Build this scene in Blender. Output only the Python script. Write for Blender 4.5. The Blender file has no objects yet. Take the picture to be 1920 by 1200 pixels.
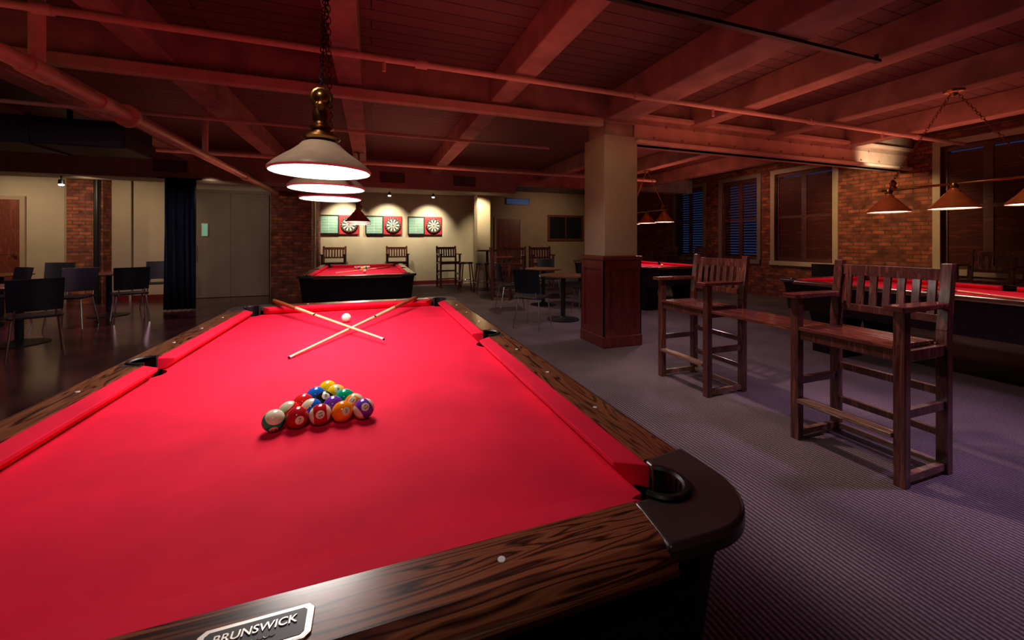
import bpy, math, random
from mathutils import Vector, Matrix
random.seed(4)
S = bpy.context.scene
C = S.collection
PI = math.pi
try:
    S.view_settings.view_transform = 'Standard'
    S.view_settings.look = 'None'
except Exception as e: print(e)

# ------------------------------------------------ materials
def nm(name):
    m = bpy.data.materials.new(name); m.use_nodes = True
    nt = m.node_tree; b = nt.nodes['Principled BSDF']
    return m, nt, b
def N(nt, t, **k):
    n = nt.nodes.new(t)
    for a, v in k.items(): setattr(n, a, v)
    return n
def coords(nt, scale=(1,1,1), kind='Object'):
    tc = N(nt, 'ShaderNodeTexCoord'); mp = N(nt, 'ShaderNodeMapping')
    mp.inputs['Scale'].default_value = scale
    nt.links.new(tc.outputs[kind], mp.inputs['Vector']); return mp.outputs['Vector']
def ramp(nt, fac, stops):
    r = N(nt, 'ShaderNodeValToRGB'); e = r.color_ramp.elements
    while len(e) < len(stops): e.new(0.5)
    for i, (p, c) in enumerate(stops):
        e[i].position = p; e[i].color = (*c, 1)
    nt.links.new(fac, r.inputs['Fac']); return r.outputs['Color']
def bump(nt, b, h, strength=.3, dist=.01):
    n = N(nt, 'ShaderNodeBump'); n.inputs['Strength'].default_value = strength; n.inputs['Distance'].default_value = dist
    nt.links.new(h, n.inputs['Height']); nt.links.new(n.outputs['Normal'], b.inputs['Normal'])
def plain(name, col, rough=.5, metal=0, var=.15, scale=12, bmp=0, spec=.5):
    m, nt, b = nm(name)
    v = coords(nt); n = N(nt, 'ShaderNodeTexNoise'); n.inputs['Scale'].default_value = scale; n.inputs['Detail'].default_value = 5
    nt.links.new(v, n.inputs['Vector'])
    lo = tuple(c*(1-var) for c in col); hi = tuple(min(1, c*(1+var)) for c in col)
    nt.links.new(ramp(nt, n.outputs['Fac'], [(.3, lo), (.7, hi)]), b.inputs['Base Color'])
    b.inputs['Roughness'].default_value = rough; b.inputs['Metallic'].default_value = metal
    b.inputs['Specular IOR Level'].default_value = spec
    if bmp: bump(nt, b, n.outputs['Fac'], bmp)
    return m
def wood(name, dark, light, axis='y', rough=.3, dens=26, coat=0, dist=1.2, along=1.6):
    m, nt, b = nm(name)
    sc = {'x': (along, dens, dens), 'y': (dens, along, dens), 'z': (dens, dens, along)}[axis]
    v = coords(nt, sc)
    n = N(nt, 'ShaderNodeTexNoise'); n.inputs['Scale'].default_value = 1.6; n.inputs['Detail'].default_value = 7; n.inputs['Distortion'].default_value = dist
    nt.links.new(v, n.inputs['Vector'])
    mid = tuple((a+c)/2 for a, c in zip(dark, light))
    nt.links.new(ramp(nt, n.outputs['Fac'], [(.34, dark), (.48, mid), (.52, dark), (.62, light)]), b.inputs['Base Color'])
    b.inputs['Roughness'].default_value = rough
    b.inputs['Coat Weight'].default_value = coat; b.inputs['Coat Roughness'].default_value = .12
    bump(nt, b, n.outputs['Fac'], .08, .002)
    return m
def rosewood(name, axis):
    m, nt, b = nm(name)
    sc = {'x': (1.7, 20, 20), 'y': (20, 1.7, 20)}[axis]
    v = coords(nt, sc)
    n = N(nt, 'ShaderNodeTexNoise'); n.inputs['Scale'].default_value = 1.0; n.inputs['Detail'].default_value = 2.5; n.inputs['Distortion'].default_value = .5
    nt.links.new(v, n.inputs['Vector'])
    ml = N(nt, 'ShaderNodeMath', operation='MULTIPLY'); ml.inputs[1].default_value = 12; nt.links.new(n.outputs['Fac'], ml.inputs[0])
    fr = N(nt, 'ShaderNodeMath', operation='PINGPONG'); fr.inputs[1].default_value = .5; nt.links.new(ml.outputs[0], fr.inputs[0])
    col = ramp(nt, fr.outputs[0], [(.02, (.018, .007, .005)), (.14, (.13, .036, .018)), (.30, (.32, .105, .045)), (.5, (.24, .070, .032))])
    nt.links.new(col, b.inputs['Base Color']); b.inputs['Roughness'].default_value = .28
    b.inputs['Coat Weight'].default_value = 1; b.inputs['Coat Roughness'].default_value = .18
    return m
def emit(name, col, st):
    m, nt, b = nm(name)
    b.inputs['Base Color'].default_value = (*col, 1); b.inputs['Emission Color'].default_value = (*col, 1); b.inputs['Emission Strength'].default_value = st
    return m
def brick(name, c1, c2, mortar):
    m, nt, b = nm(name)
    tc = N(nt, 'ShaderNodeTexCoord'); sp = N(nt, 'ShaderNodeSeparateXYZ'); ad = N(nt, 'ShaderNodeMath', operation='ADD'); cb = N(nt, 'ShaderNodeCombineXYZ')
    nt.links.new(tc.outputs['Object'], sp.inputs[0]); nt.links.new(sp.outputs[0], ad.inputs[0]); nt.links.new(sp.outputs[1], ad.inputs[1])
    nt.links.new(ad.outputs[0], cb.inputs[0]); nt.links.new(sp.outputs[2], cb.inputs[1])
    dn = N(nt, 'ShaderNodeTexNoise'); dn.inputs['Scale'].default_value = 5; nt.links.new(cb.outputs[0], dn.inputs['Vector'])
    dm = N(nt, 'ShaderNodeVectorMath', operation='MULTIPLY_ADD'); dm.inputs[1].default_value = (.02, .012, 0)
    nt.links.new(dn.outputs['Color'], dm.inputs[0]); nt.links.new(cb.outputs[0], dm.inputs[2])
    t = N(nt, 'ShaderNodeTexBrick'); t.inputs['Scale'].default_value = 1; t.inputs['Brick Width'].default_value = .205; t.inputs['Row Height'].default_value = .072
    t.inputs['Mortar Size'].default_value = .010; t.inputs['Mortar Smooth'].default_value = .2; t.inputs['Bias'].default_value = 0
    t.inputs['Color1'].default_value = (*c1, 1); t.inputs['Color2'].default_value = (*c2, 1); t.inputs['Mortar'].default_value = (*mortar, 1)
    nt.links.new(dm.outputs[0], t.inputs['Vector'])
    n = N(nt, 'ShaderNodeTexNoise'); n.inputs['Scale'].default_value = 7; n.inputs['Detail'].default_value = 6; nt.links.new(cb.outputs[0], n.inputs['Vector'])
    mx = N(nt, 'ShaderNodeMix', data_type='RGBA', blend_type='MULTIPLY'); mx.inputs['Factor'].default_value = .9
    nt.links.new(t.outputs['Color'], mx.inputs['A']); nt.links.new(ramp(nt, n.outputs['Fac'], [(.35, (.5, .42, .42)), (.65, (1.25, 1.15, 1.05))]), mx.inputs['B'])
    nt.links.new(mx.outputs['Result'], b.inputs['Base Color']); b.inputs['Roughness'].default_value = .85
    iv = N(nt, 'ShaderNodeMath', operation='SUBTRACT'); iv.inputs[0].default_value = 1; nt.links.new(t.outputs['Fac'], iv.inputs[1])
    bump(nt, b, iv.outputs[0], .6, .01)
    return m
def stripes(name, c1, c2, axis, scale, rough, bm, dist, noise=1.0):
    m, nt, b = nm(name)
    v = coords(nt); w = N(nt, 'ShaderNodeTexWave', wave_type='BANDS', bands_direction=axis); w.inputs['Scale'].default_value = scale; w.inputs['Distortion'].default_value = 0
    nt.links.new(v, w.inputs['Vector'])
    n = N(nt, 'ShaderNodeTexNoise'); n.inputs['Scale'].default_value = 90; n.inputs['Detail'].default_value = 3; nt.links.new(v, n.inputs['Vector'])
    n2 = N(nt, 'ShaderNodeTexNoise'); n2.inputs['Scale'].default_value = 1.3; nt.links.new(v, n2.inputs['Vector'])
    ad = N(nt, 'ShaderNodeMath', operation='MULTIPLY'); nt.links.new(n.outputs['Fac'], ad.inputs[0]); nt.links.new(n2.outputs['Fac'], ad.inputs[1])
    mx = N(nt, 'ShaderNodeMix', data_type='RGBA', blend_type='MULTIPLY'); mx.inputs['Factor'].default_value = noise
    nt.links.new(ramp(nt, w.outputs['Fac'], [(.2, c1), (.75, c2)]), mx.inputs['A']); nt.links.new(ramp(nt, ad.outputs[0], [(.1, (.45, .45, .45)), (.4, (1.25, 1.25, 1.25))]), mx.inputs['B'])
    nt.links.new(mx.outputs['Result'], b.inputs['Base Color']); b.inputs['Roughness'].default_value = rough
    bump(nt, b, w.outputs['Fac'], bm, dist)
    return m
def planks(name, col, rough=.6):
    m, nt, b = nm(name)
    v = coords(nt); t = N(nt, 'ShaderNodeTexBrick'); t.inputs['Scale'].default_value = 1; t.inputs['Brick Width'].default_value = 2.6; t.inputs['Row Height'].default_value = .15
    t.inputs['Mortar Size'].default_value = .006; t.inputs['Color1'].default_value = (*col, 1); t.inputs['Color2'].default_value = (*[c*.85 for c in col], 1); t.inputs['Mortar'].default_value = (*[c*.2 for c in col], 1)
    nt.links.new(v, t.inputs['Vector']); nt.links.new(t.outputs['Color'], b.inputs['Base Color']); b.inputs['Roughness'].default_value = rough
    return m

M = {}
M['cloth'] = plain('red_cloth', (.80, .012, .05), .85, var=.12, scale=5, spec=.12)
M['rail_x'] = rosewood('rosewood_x', 'x')
M['rail_y'] = rosewood('rosewood_y', 'y')
M['casting'] = plain('casting', (.13, .11, .115), .3, .65, var=.2, scale=8)
M['rubber'] = plain('rubber', (.012, .012, .014), .4)
M['trimmetal'] = plain('trim_metal', (.75, .6, .4), .25, 1)
M['silver'] = plain('silver', (.82, .74, .68), .38, 1)
M['pearl'] = plain('pearl', (.9, .88, .85), .3)
M['apron'] = plain('apron', (.016, .007, .011), .5, spec=.25)
M['stoolwood'] = wood('stool_wood', (.055, .016, .014), (.24, .075, .05), 'z', .28, 22, .5)
M['seatwood'] = wood('seat_wood', (.09, .02, .016), (.30, .08, .05), 'x', .22, 22, .6)
M['wornwood'] = wood('worn_wood', (.14, .055, .035), (.48, .30, .20), 'x', .4, 18, .2)
M['mahog'] = wood('mahogany', (.14, .015, .014), (.24, .030, .026), 'z', .3, 14, .4)
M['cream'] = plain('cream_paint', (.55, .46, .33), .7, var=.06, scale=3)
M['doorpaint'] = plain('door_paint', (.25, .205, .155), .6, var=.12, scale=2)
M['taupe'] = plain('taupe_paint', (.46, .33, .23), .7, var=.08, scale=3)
M['beam'] = plain('beam_paint', (.44, .29, .23), .65, var=.28, scale=4, bmp=.15)
M['steel'] = plain('steel_paint', (.72, .50, .38), .55, var=.12, scale=5)
M['soffit'] = plain('soffit_paint', (.42, .34, .28), .7, var=.08, scale=3)
M['board'] = planks('ceiling_board', (.20, .12, .10))
M['pipe'] = plain('pipe_paint', (.85, .60, .46), .4, var=.1)
M['black'] = plain('black_metal', (.012, .012, .016), .4)
M['duct'] = plain('black_duct', (.012, .013, .025), .6)
M['navy'] = plain('navy_cloth', (.008, .018, .042), .8)
M['brick'] = brick('brick', (.48, .14, .07), (.20, .055, .035), (.13, .085, .065))
M['carpet'] = stripes('carpet', (.066, .050, .060), (.27, .205, .225), 'X', 13, .95, .6, .005)
M['hard'] = plain('dark_floor', (.11, .042, .05), .18, var=.45, scale=2.5)
M['doorw'] = wood('door_wood', (.16, .035, .022), (.28, .07, .045), 'z', .4, 10)
M['shutter'] = wood('shutter_wood', (.07, .02, .016), (.17, .05, .035), 'y', .5, 12)
M['leather'] = plain('dark_vinyl', (.013, .016, .026), .4)
M['chrome'] = plain('chrome', (.7, .7, .72), .18, 1)
M['copper'] = plain('copper_shade', (.80, .30, .12), .3, .45)
M['shade_pale'] = plain('pale_shade', (.92, .78, .64), .35, 0)
M['brass'] = plain('brass', (.42, .25, .10), .3, 1)
M['white_in'] = plain('white_enamel', (.85, .82, .78), .5)
M['glow'] = emit('lamp_glow', (1, .93, .86), 9)
M['glow2'] = emit('lamp_glow_warm', (1, .75, .55), 4)
M['maple'] = plain('maple', (.85, .62, .33), .35, var=.1)
M['cuebutt'] = plain('cue_butt', (.45, .1, .03), .25)
M['tabletop'] = wood('cafe_top', (.22, .10, .05), (.45, .22, .11), 'x', .3, 12)
M['green'] = plain('chalk_green', (.22, .42, .34), .6, scale=30)
M['redpanel'] = plain('red_panel', (.5, .02, .03), .6)
M['bcream'] = plain('sisal_cream', (.85, .8, .7), .8); M['bblack'] = plain('sisal_black', (.012, .012, .012), .8)
M['bgreen'] = plain('sisal_green', (.02, .2, .08), .8); M['bred'] = plain('sisal_red', (.6, .02, .02), .8)
M['glass'] = plain('dark_glass', (.02, .02, .03), .08)
M['signgreen'] = emit('sign_green', (.25, .6, .4), .3)
M['signblue'] = emit('sign_blue', (.05, .15, .5), .1)

# ------------------------------------------------ mesh builder
class MB:
    def __init__(s): s.v = []; s.f = []; s.mi = []
    def add(s, vs, fs, mi=0):
        o = len(s.v); s.v += [tuple(p) for p in vs]; s.f += [[i+o for i in f] for f in fs]; s.mi += [mi]*len(fs); return s
    def box(s, x0, x1, y0, y1, z0, z1, mi=0):
        vs = [(x, y, z) for z in (z0, z1) for y in (y0, y1) for x in (x0, x1)]
        return s.add(vs, [(0,2,3,1), (4,5,7,6), (0,1,5,4), (2,6,7,3), (0,4,6,2), (1,3,7,5)], mi)
    def bar(s, a, b, w, h, up=(0,0,1)):
        a = Vector(a); b = Vector(b); d = (b-a).normalized(); up = Vector(up)
        if abs(d.dot(up)) > .98: up = Vector((0, 1, 0))
        r = d.cross(up).normalized(); u = r.cross(d).normalized()
        vs = [p + r*i*w/2 + u*j*h/2 for p in (a, b) for j in (-1, 1) for i in (-1, 1)]
        return s.add(vs, [(0,2,3,1), (4,5,7,6), (0,1,5,4), (2,6,7,3), (0,4,6,2), (1,3,7,5)])
    def prism(s, poly, z0, z1, mi=0):
        n = len(poly)
        vs = [(x, y, z0) for x, y in poly] + [(x, y, z1) for x, y in poly]
        return s.add(vs, [list(range(n))[::-1], list(range(n, 2*n))] + [(i, (i+1) % n, n+(i+1) % n, n+i) for i in range(n)], mi)
    def tube(s, pts, r, seg=10, closed=False, r1=None):
        pts = [Vector(p) for p in pts]; n = len(pts); rings = []
        prev = None
        for i, p in enumerate(pts):
            if closed: d = pts[(i+1) % n]-pts[i-1]
            else: d = pts[min(i+1, n-1)]-pts[max(i-1, 0)]
            d.normalize()
            if prev is None:
                a = Vector((0, 0, 1)) if abs(d.z) < .9 else Vector((1, 0, 0)); u = d.cross(a).normalized()
            else: u = (prev - d*prev.dot(d)).normalized()
            prev = u; w = d.cross(u)
            rr = r if r1 is None else r + (r1-r)*i/(n-1)
            rings.append([p + (u*math.cos(2*PI*k/seg) + w*math.sin(2*PI*k/seg))*rr for k in range(seg)])
        vs = [v for ring in rings for v in ring]; fs = []
        for i in range(n if closed else n-1):
            j = (i+1) % n
            for k in range(seg):
                l = (k+1) % seg; fs.append((i*seg+k, i*seg+l, j*seg+l, j*seg+k))
        if not closed: fs += [list(range(seg))[::-1], list(range((n-1)*seg, n*seg))]
        return s.add(vs, fs)
    def lathe(s, prof, seg=32, c=(0,0,0), mi=0):
        vs = []; n = len(prof)
        for r, z in prof:
            r = max(r, .0004)
            vs += [(c[0]+r*math.cos(2*PI*k/seg), c[1]+r*math.sin(2*PI*k/seg), c[2]+z) for k in range(seg)]
        fs = []
        for i in range(n-1):
            for k in range(seg):
                l = (k+1) % seg; fs.append((i*seg+k, i*seg+l, (i+1)*seg+l, (i+1)*seg+k))
        return s.add(vs, fs, mi)
    def build(s, name, mat, parent=None, bevel=0, smooth=False, ang=35):
        me = bpy.data.meshes.new(name); me.from_pydata(s.v, [], s.f)
        for m in (mat if isinstance(mat, (list, tuple)) else [mat]): me.materials.append(m)
        for p, i in zip(me.polygons, s.mi): p.material_index = i
        import bmesh
        bm = bmesh.new(); bm.from_mesh(me); bmesh.ops.recalc_face_normals(bm, faces=bm.faces); bm.to_mesh(me); bm.free()
        if smooth:
            me.shade_smooth(); me.set_sharp_from_angle(angle=math.radians(ang))
        o = bpy.data.objects.new(name, me); C.objects.link(o)
        if parent: o.parent = parent
        if bevel:
            b = o.modifiers.new('bevel', 'BEVEL'); b.width = bevel; b.segments = 2; b.limit_method = 'ANGLE'; b.angle_limit = math.radians(40)
        return o
def box(name, m, x0, x1, y0, y1, z0, z1, parent=None, bevel=0):
    return MB().box(x0, x1, y0, y1, z0, z1).build(name, m, parent, bevel)
def struct(o): o['kind'] = 'structure'; return o
def tag(o, label, cat, group=None):
    o['label'] = label; o['category'] = cat
    if group: o['group'] = group
    return o
def empty(name, loc=(0,0,0), rz=0):
    o = bpy.data.objects.new(name, None); C.objects.link(o); o.location = loc; o.rotation_euler = (0, 0, rz); o.empty_display_size = .1; return o
def dup(o, loc=None, rz=None, label=None, group=None, skip=(), parent=None):
    c = o.copy(); C.objects.link(c)
    if parent: c.parent = parent
    for ch in list(o.children):
        if ch.name.split('.')[0] in skip: continue
        dup(ch, parent=c)
    if loc is not None: c.location = loc
    if rz is not None: c.rotation_euler = (0, 0, rz)
    if label: c['label'] = label
    if group: c['group'] = group
    return c
def text_mesh(body, size, extrude=0, offset=0):
    cu = bpy.data.curves.new('txt', 'FONT'); cu.body = body; cu.size = size; cu.extrude = extrude; cu.align_x = 'CENTER'; cu.align_y = 'CENTER'; cu.offset = offset
    o = bpy.data.objects.new('txt', cu); C.objects.link(o); bpy.context.view_layer.update()
    dg = bpy.context.evaluated_depsgraph_get(); me = bpy.data.meshes.new_from_object(o.evaluated_get(dg))
    bpy.data.objects.remove(o); return me

# ------------------------------------------------ camera
CZ = 1.30; TH = math.atan(264/743)
cam = bpy.data.cameras.new('camera'); co = bpy.data.objects.new('camera', cam); C.objects.link(co)
cam.sensor_width = 36; cam.lens = 743/1920*36; cam.shift_y = -(600-453)/1920; cam.clip_start = .05
co.location = (0, 0, CZ); co.rotation_euler = (PI/2, 0, -TH); S.camera = co
def xat(px, Y):
    k = (px-960)/743; s, c = math.sin(TH), math.cos(TH); return Y*(s+k*c)/(c-k*s)

# ------------------------------------------------ setting
CEIL = 3.12
struct(box('floor', M['hard'], -8, .3, -2, 13.6, -.1, 0))
struct(box('floor', M['carpet'], .3, 9, -2, 13.6, -.1, 0))
struct(box('ceiling', M['board'], -8.2, 9.3, -2.2, 13.8, CEIL, CEIL+.1))
struct(box('wall_back', M['cream'], -8, -1.33, 11, 11.2, 0, CEIL))
struct(box('wall_recess_side', M['brick'], -1.53, -1.33, 11.2, 12.2, 0, CEIL))
struct(box('wall_recess', M['cream'], -1.53, 3.1, 12.2, 12.4, 0, CEIL))
struct(box('wall_recess_end', M['cream'], 2.9, 3.1, 12.4, 13.5, 0, CEIL))
struct(box('wall_far', M['taupe'], 3.1, 9.3, 13.5, 13.7, 0, CEIL))
struct(box('wall_left', M['cream'], -8.2, -8, -2, 11.2, 0, CEIL))
struct(box('wall_front', M['cream'], -8.2, 9.3, -2.2, -2, 0, CEIL))
wins = [(2.3, 3.85), (5.5, 6.75), (7.2, 8.25), (8.9, 10.0)]
WZ0, WZ1 = .85, 2.88
mb = MB(); y = -2
for a, b in wins:
    mb.box(9, 9.3, y, a, 0, CEIL); mb.box(9, 9.3, a, b, 0, WZ0); mb.box(9, 9.3, a, b, WZ1, CEIL); y = b
mb.box(9, 9.3, y, 13.5, 0, CEIL)
struct(mb.build('wall_right', M['brick']))
for i, (a, b) in enumerate(wins):
    w = empty('window_%d' % (i+1), (9.0, (a+b)/2, WZ0)); struct(w)
    hw = (b-a)/2; H = WZ1-WZ0; t = .1
    f = MB(); f.box(-.03, .02, -hw-t, -hw, -t, H+t); f.box(-.03, .02, hw, hw+t, -t, H+t); f.box(-.03, .02, -hw, hw, H, H+t); f.box(-.07, .02, -hw-t, hw+t, -t, 0)
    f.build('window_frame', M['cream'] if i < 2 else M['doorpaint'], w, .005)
    n = 2 if i else 3
    for k in range(n):
        p0 = -hw + 2*hw*k/n; p1 = -hw + 2*hw*(k+1)/n
        s = MB(); e = .055
        s.box(.06, .1, p0, p0+e, 0, H); s.box(.06, .1, p1-e, p1, 0, H); s.box(.06, .1, p0+e, p1-e, 0, .08); s.box(.06, .1, p0+e, p1-e, H-.08, H); s.box(.06, .1, p0+e, p1-e, H*.5-.03, H*.5+.03)
        so = s.build('shutter', M['shutter'], w)
        l = MB(); z = .10; opn = (i in (2, 3)) or (i == 0 and k == 0)
        stp = .07 if opn else .045
        while z < H-.09:
            if opn:
                if abs(z-H*.5) > .05: l.bar((.08, p0+e, z), (.08, p1-e, z), .062, .010, up=(.75, 0, 1))
            else: l.bar((.08, p0+e, z), (.08, p1-e, z), .058, .006, up=(1, 0, .35))
            z += stp
        l.build('louvres', M['shutter'], so)
def door(n, xc, y, w, h, m, fm, knob=True):
    d = empty('door_%d' % n, (xc, y, 0)); struct(d)
    f = MB(); f.box(-w/2-.08, -w/2, -.04, 0, 0, h+.08); f.box(w/2, w/2+.08, -.04, 0, 0, h+.08); f.box(-w/2, w/2, -.04, 0, h, h+.08)
    f.build('door_frame', fm, d, .004)
    p = MB(); p.box(-w/2, w/2, -.02, 0, 0.005, h)
    pp = p.build('door_panel', m, d)
    q = MB()
    for z0, z1 in ((.15, h*.42), (h*.48, h-.18)):
        for x0, x1 in ((-w/2+.1, -.05), (.05, w/2-.1)): q.box(x0, x1, -.028, -.02, z0, z1)
    q.build('raised_panel', m, pp, .006)
    if knob: MB().lathe([(0, 0), (.03, .005), (.032, .03), (.012, .04), (.012, .06)], 16, (w/2-.07, -.06, 1.0)).build('door_handle', M['brass'], d, smooth=True)
door(1, -7.2, 11, .9, 2.15, M['doorw'], M['taupe'])
door(3, 4.65, 13.5, .9, 2.1, M['doorw'], M['taupe'])
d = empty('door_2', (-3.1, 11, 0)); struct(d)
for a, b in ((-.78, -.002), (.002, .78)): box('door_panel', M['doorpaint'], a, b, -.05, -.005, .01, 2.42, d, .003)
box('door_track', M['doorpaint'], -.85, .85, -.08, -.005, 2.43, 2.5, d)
MB().tube([(-.68, -.05, .85), (-.68, -.09, .88), (-.68, -.09, 1.2), (-.68, -.05, 1.23)], .012, 8).build('door_handle', M['black'], d, smooth=True)
sg = empty('door_sign', (-3.60, 10.94, 1.57)); tag(sg, 'small green glowing sign on the cream sliding door', 'sign')
box('sign_frame', M['silver'], -.065, .065, -.01, 0, -.15, .15, sg); box('sign_face', M['signgreen'], -.052, .052, -.014, -.01, -.137, .137, sg)
w6 = empty('window_5', (6.95, 13.5, 1.35)); struct(w6)
f = MB(); f.box(-.75, -.67, -.05, 0, -.02, .95); f.box(.67, .75, -.05, 0, -.02, .95); f.box(-.67, .67, -.05, 0, .87, .95); f.box(-.67, .67, -.05, 0, -.02, .06); f.box(-.02, .02, -.04, 0, .06, .87)
f.build('window_frame', M['doorw'], w6); box('pane', M['glass'], -.67, .67, -.02, 0, .06, .87, w6)
bs = empty('wall_sign', (5.0, 13.5, 2.75)); tag(bs, 'small blue lit strip high on the far wall above the brown door', 'sign')
box('sign_frame', M['black'], -.45, .45, -.05, 0, -.12, .12, bs); box('sign_face', M['signblue'], -.42, .42, -.055, -.05, -.09, .09, bs)
struct(box('wall_pilaster_left', M['brick'], -5.88, -5.3, 10.7, 11, 0, CEIL))
struct(box('wall_pilaster_middle', M['brick'], -2.2, -1.35, 10.55, 11, 0, CEIL))
struct(box('baseboard_back', M['mahog'], -5.3, -3.95, 10.975, 11, 0, .12))
struct(box('baseboard_recess', M['mahog'], -1.33, 2.7, 12.17, 12.2, 0, .12))
tn = 0
def beam(x0, x1, y0, y1, z0, z1, m='beam'):
    global tn; tn += 1
    return struct(box('trim_%d' % tn, M[m], x0, x1, y0, y1, z0, z1, None, .012))
for x in (-6.2, -4.7, -3.2, -1.7, -.2, 1.35, 4.15, 5.65, 7.3):
    beam(x-.11, x+.11, -2, 4.22, 2.84, CEIL); beam(x-.11, x+.11, 4.48, 9.3, 2.84, CEIL)
beam(2.72, 3.08, -2, 4.15, 2.8, CEIL)
beam(-8, 9, 4.22, 4.48, 2.78, CEIL)
beam(-8, 2.65, 4.14, 4.22, 2.70, 2.80, 'steel')
beam(-8, 3.4, 9.3, 9.9, 2.5, CEIL, 'soffit')
beam(3.4, 9, 9.3, 9.6, 2.72, CEIL)
beam(-1.33, 3.1, 11.0, 12.2, 2.72, CEIL, 'soffit')
bb = empty('bolted_beam', (3.15, 4.28, 2.54)); tag(bb, 'pale painted beam with bolt heads running right from the square column', 'beam')
q = MB(); q.box(0, 5.7, -.06, .06, 0, .37); q.box(0, 5.7, -.14, .14, .32, .37); q.box(0, 5.7, -.14, .14, 0, .045); q.build('beam_body', M['steel'], bb, .008)
q = MB()
for i in range(12):
    for z in (.1, .25):
        x = .3+i*.46+(.2 if z > .2 else 0)
        if x < 5.6: q.tube([(x, -.075, z), (x, -.06, z)], .014, 8)
q.build('bolt_heads', M['beam'], bb)
def column(x, y, w, wz, label, shaft):
    c = empty('column', (x, y, 0)); tag(c, label, 'column')
    h = w/2
    if wz:
        q = MB().box(-h, h, -h, h, 0, wz).build('wainscot', M['mahog'], c, .004)
        g = MB(); e = .014
        for s in (-1, 1):
            for ax in (0, 1):
                def fr(a0, a1, z0, z1):
                    lo, hi = (h, h+e) if s > 0 else (-h-e, -h)
                    if ax: g.box(a0, a1, lo, hi, z0, z1)
                    else: g.box(lo, hi, a0, a1, z0, z1)
                fr(-h-e, -h+.07, .14, wz-.06); fr(h-.07, h+e, .14, wz-.06); fr(-h+.07, h-.07, wz-.16, wz-.06); fr(-h+.07, h-.07, .14, .22)
        g.build('stile_frame', M['mahog'], q)
        MB().box(-h-.025, h+.025, -h-.025, h+.025, 0, .14).build('base_moulding', M['mahog'], c, .01)
        MB().box(-h-.03, h+.03, -h-.03, h+.03, wz-.05, wz).build('cap_moulding', M['mahog'], c, .01)
    k = h-.02
    MB().box(-k, k, -k, k, wz, 2.62).build('shaft', M[shaft], c, .006)
    MB().box(-k+.04, k-.04, -k+.04, k-.04, 2.62, 2.84).build('post_head', M['beam'], c, .006)
    return c
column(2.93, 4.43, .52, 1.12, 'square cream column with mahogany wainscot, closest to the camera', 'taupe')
column(3.0, 11.0, .42, .0, 'brightly lit plain cream column beside the dartboard wall', 'cream')
def pipe(pts, r, label, m='pipe', extra=None, name='ceiling_pipe', cat='pipe'):
    t = empty(name, pts[0]); o = Vector(pts[0])
    MB().tube([Vector(p)-o for p in pts], r, 14).build('pipe_run', M[m], t, smooth=True)
    if extra:
        for a, b, rr in extra: MB().tube([Vector(a)-o, Vector(b)-o], rr, 14).build('fitting', M[m], t, smooth=True)
    tag(t, label, cat); return t
pipe([(-7.9, 3.42, 2.8), (8.6, 3.42, 2.8)], .026, 'long thin painted sprinkler pipe crossing under the joists nearest the camera', extra=[((x-.05, 3.42, 2.8), (x+.05, 3.42, 2.8), .037) for x in (-2.0, .4, 2.6, 5.2, 7.4)]+[((x, 3.42, 2.78), (x, 3.42, 2.70), .014) for x in (.1, 3.6, 6.6)])
PX, PZ = -2.07, 2.43
pipe([(PX, -1.5, PZ), (PX, 10.6, PZ)], .052, 'thick painted pipe running away along the left under the ceiling', extra=[((PX, y, PZ), (PX, y+.1, PZ), .07) for y in (1.7, 2.9, 4.1, 8)] + [((PX, 3.5, PZ), (PX, 3.5, 3.12), .04), ((PX, 6.3, PZ), (PX, 6.3, 3.12), .035), ((PX, 4.5, PZ), (PX, 4.55, PZ), .10), ((PX, 3.4, PZ), (PX, 3.6, PZ), .065)])
pipe([(-4, 5.6, 2.75), (2.6, 5.6, 2.75)], .022, 'thin painted pipe behind the main ceiling girder')
pipe([(-3, 7.3, 2.66), (6, 7.3, 2.66)], .03, 'painted pipe crossing above the second pool table')
pipe([(-5.36, 10.62, 0), (-5.36, 10.62, 3.1)], .05, 'black vertical pipe on the left brick pilaster', 'black', name='wall_pipe')
pipe([(-4.95, 10.93, 0), (-4.95, 10.93, 2.7), (-4.6, 10.93, 2.75)], .022, 'slim cream vertical pipe on the wall left of the navy curtain', 'cream', name='wall_pipe')
pipe([(6.6, 4.75, 2.72), (8.9, 4.75, 2.72)], .07, 'pale duct pipe above the window wall brick pier', 'cream')
tr = empty('lighting_track', (1.2, 2.07, 2.79)); tag(tr, 'long black lighting track under the ceiling joists at top right', 'track light')
box('track_rail', M['black'], 0, 2.75, -.02, .02, -.015, .009, tr)
for x in (.15, 2.72): box('hanger', M['black'], x-.01, x+.01, -.01, .01, .009, .05, tr)
du = empty('air_duct', (-7.95, 6.5, 2.5)); tag(du, 'black rectangular air duct under the ceiling at upper left', 'duct')
box('duct_body', M['duct'], 0, 4.95, 0, .7, 0, .34, du, .02)
for x in (1, 2, 3, 4):
    box('duct_flange', M['duct'], x, x+.04, -.02, .72, -.02, .36, du)
    box('hanger', M['duct'], x+.2, x+.24, .33, .37, .34, .62, du)
q = MB(); q.lathe([(.16, 0), (.16, -.2), (.2, -.26), (.2, -.3)], 20, (3.2, .35, 0)); q.build('diffuser_cone', M['duct'], du, smooth=True)
def vent(x, label):
    v = empty('vent_grille', (x, 9.3, 2.74)); tag(v, label, 'vent')
    f = MB(); f.box(-.3, .3, -.015, 0, -.15, -.12); f.box(-.3, .3, -.015, 0, .12, .15); f.box(-.3, -.27, -.015, 0, -.12, .12); f.box(.27, .3, -.015, 0, -.12, .12); f.build('frame', M['beam'], v)
    f = MB()
    for i in range(9): f.box(-.27, .27, -.012, -.004, -.11+i*.026, -.098+i*.026)
    f.build('slats', M['black'], v)
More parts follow.
